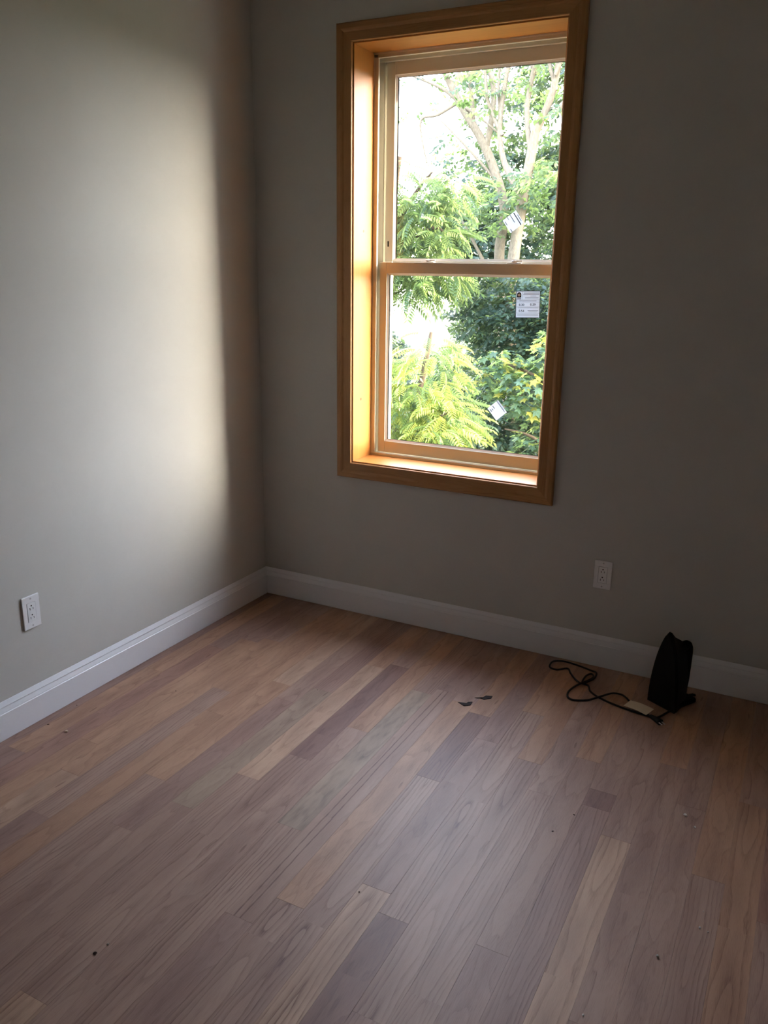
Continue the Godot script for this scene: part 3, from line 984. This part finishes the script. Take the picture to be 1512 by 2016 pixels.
func build_outdoors() -> void:
	var st := begin()
	box(st, Vector3(-60, GROUND - 0.5, -90), Vector3(60, GROUND, 30))
	structure(obj("ground", st, mat(srgb(54, 60, 36), 0.95, 0.2)), "grassy ground of the yard below the window")
	# the storey below this room
	st = begin()
	box(st, Vector3(-0.15, GROUND - 0.02, OUT - 0.11), Vector3(RX + 0.15, -0.3, FZ + 0.15))
	structure(obj("house_base", st, M.siding), "storey of the house below this room")

	var bark_pale := mat(srgb(112, 103, 90), 0.9, 0.2, grey_noise(31, 0.06, 0.7, 1.0))
	bark_pale.uv1_triplanar = true
	bark_pale.uv1_scale = Vector3(2, 0.7, 2)
	var bark := mat(srgb(66, 56, 46), 0.9, 0.2)
	var pin := pinnate_leaf()
	var map := maple_leaf()
	var spr := spray_leaf()
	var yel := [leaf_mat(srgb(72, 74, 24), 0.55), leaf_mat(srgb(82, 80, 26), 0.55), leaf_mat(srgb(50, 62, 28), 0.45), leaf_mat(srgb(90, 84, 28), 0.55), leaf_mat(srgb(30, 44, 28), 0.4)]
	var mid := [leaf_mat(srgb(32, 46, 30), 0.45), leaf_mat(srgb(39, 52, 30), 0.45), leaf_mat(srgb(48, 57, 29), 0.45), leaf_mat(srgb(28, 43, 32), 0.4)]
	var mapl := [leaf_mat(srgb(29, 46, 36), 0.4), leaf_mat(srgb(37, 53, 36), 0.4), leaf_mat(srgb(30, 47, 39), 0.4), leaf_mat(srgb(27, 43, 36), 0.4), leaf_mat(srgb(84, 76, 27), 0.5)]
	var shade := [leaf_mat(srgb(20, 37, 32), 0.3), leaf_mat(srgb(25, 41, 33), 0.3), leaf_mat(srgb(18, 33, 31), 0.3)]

	# 1: young tree with compound yellow-green leaves, low on the left
	var t := thing("young_tree", Vector3(-2.9, GROUND, -7.2))
	tag(t, "sunlit yellow-green young tree with feathery leaves, lower left outside the window", "tree", "trees outside the window")
	limb(t, "trunk", [Vector3(-2.9, GROUND, -7.2), Vector3(-2.75, -2.2, -7.1), Vector3(-2.6, -0.8, -7.0), Vector3(-2.4, 0.2, -7.0), Vector3(-2.3, 0.75, -7.0)], 0.09, 0.02, bark)
	limb(t, "branch", [Vector3(-2.6, -0.9, -7.0), Vector3(-2.2, -0.45, -6.8), Vector3(-1.85, -0.2, -6.6)], 0.04, 0.012, bark)
	limb(t, "branch", [Vector3(-2.6, -0.8, -7.0), Vector3(-3.0, -0.2, -6.8), Vector3(-3.3, 0.2, -6.7)], 0.04, 0.012, bark)
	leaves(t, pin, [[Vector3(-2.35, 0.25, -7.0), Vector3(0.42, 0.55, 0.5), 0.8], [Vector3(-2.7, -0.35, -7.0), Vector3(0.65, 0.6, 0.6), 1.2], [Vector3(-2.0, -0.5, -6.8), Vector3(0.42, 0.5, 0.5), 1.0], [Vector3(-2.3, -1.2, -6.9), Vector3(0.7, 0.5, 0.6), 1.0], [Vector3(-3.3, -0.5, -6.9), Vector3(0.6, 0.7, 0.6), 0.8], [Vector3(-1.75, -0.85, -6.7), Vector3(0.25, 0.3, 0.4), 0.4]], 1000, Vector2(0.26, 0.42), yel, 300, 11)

	# 2: taller tree of the same kind, upper left
	t = thing("feathery_tree", Vector3(-4.6, GROUND, -9.6))
	tag(t, "green tree with feathery leaves reaching in at the window's upper left", "tree", "trees outside the window")
	limb(t, "trunk", [Vector3(-4.6, GROUND, -9.6), Vector3(-4.5, -1.0, -9.5), Vector3(-4.3, 1.2, -9.4), Vector3(-4.1, 2.4, -9.3), Vector3(-3.9, 3.2, -9.2)], 0.14, 0.03, bark)
	limb(t, "branch", [Vector3(-4.3, 1.3, -9.4), Vector3(-3.7, 1.95, -9.2), Vector3(-3.25, 2.15, -9.1), Vector3(-3.0, 2.05, -9.0)], 0.05, 0.012, bark)
	limb(t, "branch", [Vector3(-4.15, 2.0, -9.3), Vector3(-3.6, 2.7, -9.2), Vector3(-3.3, 2.95, -9.1)], 0.045, 0.012, bark)
	leaves(t, pin, [[Vector3(-3.9, 2.55, -9.3), Vector3(0.6, 0.65, 0.6), 1.0], [Vector3(-3.4, 2.2, -9.1), Vector3(0.55, 0.5, 0.5), 1.0], [Vector3(-3.9, 1.7, -9.2), Vector3(0.6, 0.45, 0.6), 1.0], [Vector3(-3.2, 1.55, -9.2), Vector3(0.5, 0.3, 0.5), 0.5], [Vector3(-4.7, 2.2, -9.4), Vector3(0.7, 1.0, 0.7), 1.0], [Vector3(-3.6, 1.3, -8.9), Vector3(0.7, 0.22, 0.5), 0.7], [Vector3(-3.0, 2.75, -9.3), Vector3(0.3, 0.3, 0.4), 0.3]], 1000, Vector2(0.30, 0.46), mid, 300, 12)

	# 3: maple, lower right
	t = thing("maple_tree", Vector3(-0.9, GROUND, -9.0))
	tag(t, "maple with broad green and yellow leaves, lower right outside the window", "tree", "trees outside the window")
	limb(t, "trunk", [Vector3(-0.9, GROUND, -9.0), Vector3(-0.85, -1.5, -8.9), Vector3(-0.9, 0.2, -8.8), Vector3(-0.8, 1.4, -8.8)], 0.12, 0.04, bark)
	limb(t, "branch", [Vector3(-0.88, -0.4, -8.8), Vector3(-1.4, 0.1, -8.6), Vector3(-1.9, 0.25, -8.5)], 0.04, 0.01, bark)
	limb(t, "branch", [Vector3(-0.85, -1.2, -8.8), Vector3(-1.3, -0.8, -8.5), Vector3(-1.7, -0.7, -8.4)], 0.04, 0.01, bark)
	leaves(t, map, [[Vector3(-1.35, -0.15, -8.5), Vector3(0.55, 0.45, 0.5), 1.3], [Vector3(-1.0, 0.35, -8.7), Vector3(0.5, 0.5, 0.5), 1.0], [Vector3(-1.85, 0.2, -8.6), Vector3(0.45, 0.22, 0.4), 0.6], [Vector3(-1.15, -0.95, -8.5), Vector3(0.45, 0.5, 0.5), 0.7], [Vector3(-0.4, -0.2, -8.8), Vector3(0.7, 1.2, 0.7), 1.2], [Vector3(-2.1, -0.15, -8.6), Vector3(0.3, 0.2, 0.3), 0.3]], 1150, Vector2(0.15, 0.25), mapl, 300, 13)

	# 4: pale-barked tree with bare fanning branches, upper right
	t = thing("pale_barked_tree", Vector3(-2.3, GROUND, -11.2))
	tag(t, "tall tree with pale fanning branches at the window's upper right", "tree", "trees outside the window")
	var P := func(px: float, py: float, z: float) -> Vector3: return Vector3(px, py, z)
	limb(t, "trunk", [P.call(-2.3, GROUND, -11.2), P.call(-2.5, -1.0, -11.1), P.call(-2.62, 1.0, -11.0), P.call(-2.58, 2.0, -11.0), P.call(-2.45, 3.0, -11.0), P.call(-2.35, 3.7, -11.0)], 0.13, 0.075, bark_pale)
	limb(t, "branch", [P.call(-2.35, 3.7, -11.0), P.call(-2.1, 4.3, -11.0), P.call(-1.95, 5.2, -10.9)], 0.07, 0.04, bark_pale)
	limb(t, "branch", [P.call(-2.4, 3.4, -11.0), P.call(-2.55, 4.1, -11.1), P.call(-2.45, 5.0, -11.2), P.call(-2.4, 5.8, -11.2)], 0.05, 0.03, bark_pale)
	limb(t, "branch", [P.call(-2.5, 2.7, -11.0), P.call(-2.9, 3.3, -11.1), P.call(-3.0, 4.0, -11.1), P.call(-2.8, 5.4, -11.1)], 0.06, 0.03, bark_pale)
	limb(t, "branch", [P.call(-2.95, 3.7, -11.1), P.call(-3.25, 4.3, -11.1), P.call(-3.35, 5.3, -11.1)], 0.04, 0.02, bark_pale)
	limb(t, "branch", [P.call(-2.0, 4.0, -11.0), P.call(-1.7, 4.4, -11.0), P.call(-1.5, 5.4, -11.0)], 0.06, 0.03, bark_pale)
	limb(t, "branch", [P.call(-2.05, 4.3, -11.0), P.call(-2.2, 4.9, -10.9), P.call(-2.1, 5.6, -10.9)], 0.035, 0.018, bark_pale)
	limb(t, "branch", [P.call(-2.45, 4.6, -11.2), P.call(-2.7, 5.0, -11.2), P.call(-2.95, 5.7, -11.2)], 0.03, 0.015, bark_pale)
	limb(t, "branch", [P.call(-1.75, 4.3, -11.0), P.call(-1.5, 4.5, -11.0), P.call(-1.2, 5.0, -11.0)], 0.04, 0.02, bark_pale)
	limb(t, "branch", [P.call(-3.0, 4.0, -11.1), P.call(-3.1, 4.6, -11.2), P.call(-3.0, 5.6, -11.2)], 0.03, 0.015, bark_pale)
	limb(t, "branch", [P.call(-2.05, 4.5, -10.9), P.call(-1.85, 5.0, -10.9), P.call(-1.75, 5.7, -10.9)], 0.03, 0.015, bark_pale)
	leaves(t, spr, [[Vector3(-2.5, 5.2, -11.3), Vector3(0.9, 0.5, 0.5), 0.4], [Vector3(-2.0, 2.9, -11.0), Vector3(0.7, 0.4, 0.6), 1.0], [Vector3(-2.9, 2.6, -11.3), Vector3(0.7, 0.5, 0.6), 0.9], [Vector3(-1.6, 4.3, -11.2), Vector3(0.8, 0.8, 0.6), 0.5], [Vector3(-3.1, 4.7, -11.4), Vector3(0.7, 0.7, 0.6), 0.45]], 300, Vector2(0.28, 0.42), mid, 0, 14, 0.2)

	# 5: second pale stem leaning to the left
	t = thing("leaning_tree", Vector3(-2.6, GROUND, -11.8))
	tag(t, "slim pale-barked tree leaning left across the upper window pane", "tree", "trees outside the window")
	limb(t, "trunk", [Vector3(-2.6, GROUND, -11.8), Vector3(-2.9, -0.5, -11.8), Vector3(-3.15, 1.7, -11.8), Vector3(-3.1, 2.6, -11.8), Vector3(-3.5, 3.6, -11.8), Vector3(-4.05, 4.4, -11.8), Vector3(-4.5, 5.2, -11.8)], 0.11, 0.06, bark_pale)
	limb(t, "branch", [Vector3(-4.05, 4.4, -11.8), Vector3(-4.4, 4.2, -11.7), Vector3(-4.75, 4.1, -11.7), Vector3(-4.6, 3.4, -11.7)], 0.035, 0.015, bark_pale)
	limb(t, "branch", [Vector3(-4.05, 4.4, -11.8), Vector3(-4.4, 4.65, -11.8), Vector3(-5.0, 4.9, -11.8)], 0.045, 0.02, bark_pale)
	limb(t, "branch", [Vector3(-4.0, 4.35, -11.8), Vector3(-3.6, 4.1, -11.7), Vector3(-3.2, 3.8, -11.7)], 0.03, 0.015, bark_pale)
	limb(t, "branch", [Vector3(-3.5, 3.6, -11.8), Vector3(-3.45, 4.6, -11.9), Vector3(-3.9, 5.6, -11.9)], 0.06, 0.035, bark_pale)
	limb(t, "branch", [Vector3(-3.75, 4.0, -11.8), Vector3(-3.95, 4.9, -11.9), Vector3(-4.4, 5.7, -11.9)], 0.04, 0.02, bark_pale)
	limb(t, "branch", [Vector3(-3.3, 3.1, -11.8), Vector3(-3.9, 3.7, -11.7), Vector3(-4.35, 4.1, -11.7)], 0.03, 0.012, bark_pale)
	limb(t, "branch", [Vector3(-3.15, 1.2, -11.8), Vector3(-3.6, 2.0, -11.7), Vector3(-4.0, 2.6, -11.7)], 0.04, 0.015, bark_pale)
	leaves(t, spr, [[Vector3(-4.0, 3.4, -12.2), Vector3(0.7, 0.7, 0.6), 1.0], [Vector3(-3.4, 2.7, -12.2), Vector3(0.7, 0.6, 0.6), 0.8], [Vector3(-5.0, 4.6, -12.0), Vector3(0.5, 0.5, 0.5), 0.18], [Vector3(-4.0, 5.0, -12.2), Vector3(0.6, 0.5, 0.5), 0.3]], 200, Vector2(0.28, 0.44), shade + [mid[0]], 0, 15, 0.2)

	# 6-8: dense shaded trees further back
	t = thing("dense_tree", Vector3(-4.2, GROUND, -15.5))
	tag(t, "dense dark green tree filling the middle behind the other trees", "tree", "trees outside the window")
	limb(t, "trunk", [Vector3(-4.2, GROUND, -15.5), Vector3(-4.1, 0.0, -15.5), Vector3(-4.1, 3.0, -15.5)], 0.18, 0.06, bark)
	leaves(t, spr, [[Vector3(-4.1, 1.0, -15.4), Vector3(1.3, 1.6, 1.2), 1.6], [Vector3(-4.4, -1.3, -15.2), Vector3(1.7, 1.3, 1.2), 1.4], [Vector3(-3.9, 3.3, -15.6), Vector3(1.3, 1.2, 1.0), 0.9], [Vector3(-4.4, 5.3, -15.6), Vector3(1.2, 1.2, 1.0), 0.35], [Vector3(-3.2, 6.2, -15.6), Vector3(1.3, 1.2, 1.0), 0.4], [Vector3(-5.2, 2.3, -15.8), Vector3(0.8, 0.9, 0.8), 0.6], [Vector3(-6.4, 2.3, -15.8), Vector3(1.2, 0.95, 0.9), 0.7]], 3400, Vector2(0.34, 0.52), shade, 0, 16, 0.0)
	t = thing("shade_shrub", Vector3(-2.0, GROUND, -10.4))
	tag(t, "dark green shrub in shade between the young tree and the maple", "tree", "trees outside the window")
	limb(t, "trunk", [Vector3(-2.0, GROUND, -10.4), Vector3(-2.1, -1.5, -10.4), Vector3(-2.2, 0.6, -10.4)], 0.1, 0.03, bark)
	leaves(t, spr, [[Vector3(-2.4, 0.9, -10.3), Vector3(0.95, 0.75, 0.6), 1.2], [Vector3(-2.1, -0.5, -10.2), Vector3(1.1, 1.0, 0.6), 1.4], [Vector3(-1.3, 0.9, -10.3), Vector3(0.8, 0.8, 0.6), 0.9], [Vector3(-2.6, -1.6, -10.2), Vector3(1.2, 0.8, 0.6), 1.0]], 2300, Vector2(0.24, 0.36), shade, 0, 19, 0.0)
	t = thing("dense_tree", Vector3(-2.0, GROUND, -14.5))
	tag(t, "dense dark green tree behind the maple, at the window's right", "tree", "trees outside the window")
	limb(t, "trunk", [Vector3(-2.0, GROUND, -14.5), Vector3(-2.0, 0.0, -14.5), Vector3(-2.1, 2.6, -14.5)], 0.18, 0.06, bark)
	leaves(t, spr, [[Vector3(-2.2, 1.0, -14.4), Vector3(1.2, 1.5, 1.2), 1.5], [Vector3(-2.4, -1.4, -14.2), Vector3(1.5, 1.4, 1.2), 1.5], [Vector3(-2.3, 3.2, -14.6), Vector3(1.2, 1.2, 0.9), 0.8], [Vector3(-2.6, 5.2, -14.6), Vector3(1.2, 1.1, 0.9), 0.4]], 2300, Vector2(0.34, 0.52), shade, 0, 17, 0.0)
	t = thing("dense_tree", Vector3(-7.6, GROUND, -15.0))
	tag(t, "dark green tree at far left, mostly hidden by the young tree", "tree", "trees outside the window")
	limb(t, "trunk", [Vector3(-7.6, GROUND, -15.0), Vector3(-7.5, -1.0, -15.0), Vector3(-7.4, 0.6, -15.0)], 0.16, 0.05, bark)
	leaves(t, spr, [[Vector3(-6.6, -2.0, -14.8), Vector3(1.5, 1.3, 1.1), 1.2], [Vector3(-7.8, -0.8, -15.0), Vector3(1.1, 1.3, 1.0), 1.0]], 1300, Vector2(0.34, 0.52), shade, 0, 18, 0.0)

	# tall trees in front of the house, right of what the window shows from here; they shade the middle of the room
	for q in [[0.8, -13.5, 9.5, "tall dense tree straight out from the window"], [3.6, -14.5, 10.0, "tall dense tree right of the one straight out"], [6.6, -15.0, 9.0, "tall dense tree, rightmost beyond the window"]]:
		t = thing("tall_tree", Vector3(q[0], GROUND, q[1]))
		tag(t, q[3], "tree", "trees outside the window")
		limb(t, "trunk", [Vector3(q[0], GROUND, q[1]), Vector3(q[0] + 0.1, 0.0, q[1]), Vector3(q[0], q[2] * 0.5, q[1])], 0.22, 0.08, bark)
		leaves(t, spr, [[Vector3(q[0], q[2] * 0.62 - 1.0, q[1]), Vector3(1.7, q[2] * 0.42, 1.5), 1.6], [Vector3(q[0], 0.0, q[1]), Vector3(2.0, 2.8, 1.5), 1.5]], 2600, Vector2(0.5, 0.75), shade, 0, int(50 + q[0] * 10), 0.0)

# ------------------------------------------------------------------ scene
func _ready() -> void:
	var cam := Camera3D.new()
	cam.name = "camera"
	cam.position = eye
	cam.rotation = Vector3(deg_to_rad(-16.363), deg_to_rad(27.240), deg_to_rad(0.839))
	cam.fov = 63.434
	cam.near = 0.05
	cam.far = 400.0
	add_child(cam)
	cam.current = true

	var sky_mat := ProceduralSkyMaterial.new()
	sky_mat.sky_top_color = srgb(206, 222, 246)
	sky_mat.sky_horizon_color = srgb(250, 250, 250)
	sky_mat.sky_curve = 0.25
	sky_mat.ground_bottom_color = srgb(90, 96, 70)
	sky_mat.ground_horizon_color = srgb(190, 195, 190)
	sky_mat.sun_angle_max = 60.0  # sun glow widened and shaped to brighten the left wall
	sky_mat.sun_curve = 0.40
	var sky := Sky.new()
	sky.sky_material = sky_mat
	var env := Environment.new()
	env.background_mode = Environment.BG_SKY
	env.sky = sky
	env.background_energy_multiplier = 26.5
	env.tonemap_mode = Environment.TONE_MAPPER_LINEAR
	env.tonemap_exposure = 1.0
	env.sdfgi_enabled = true
	env.ssao_enabled = true
	env.ssil_enabled = true
	var we := WorldEnvironment.new()
	we.name = "world"
	we.environment = env
	add_child(we)

	# low evening sun from beyond the right of the house; direct light on trees, sky glow on the left wall
	var sun := DirectionalLight3D.new()
	sun.name = "sun"
	sun.light_color = Color(1.0, 0.95, 0.86)
	sun.light_energy = 6.0
	sun.light_angular_distance = 0.6
	sun.shadow_enabled = true
	add_child(sun)
	sun.look_at_from_position(Vector3(9, 2.1, -2.25), Vector3.ZERO)

	make_materials()
	build_room()
	build_floor()
	build_window()
	build_outdoors()
	build_stickers()
	outlet(Vector3(0.0002, 0.4025, 1.364), PI / 2, "white wall outlet on the brightly lit left wall")
	outlet(Vector3(1.624, 0.392, 0.0002), 0.0, "shadowed wall outlet below the window's right side, near the iron")
	build_iron()
	build_crumbs()
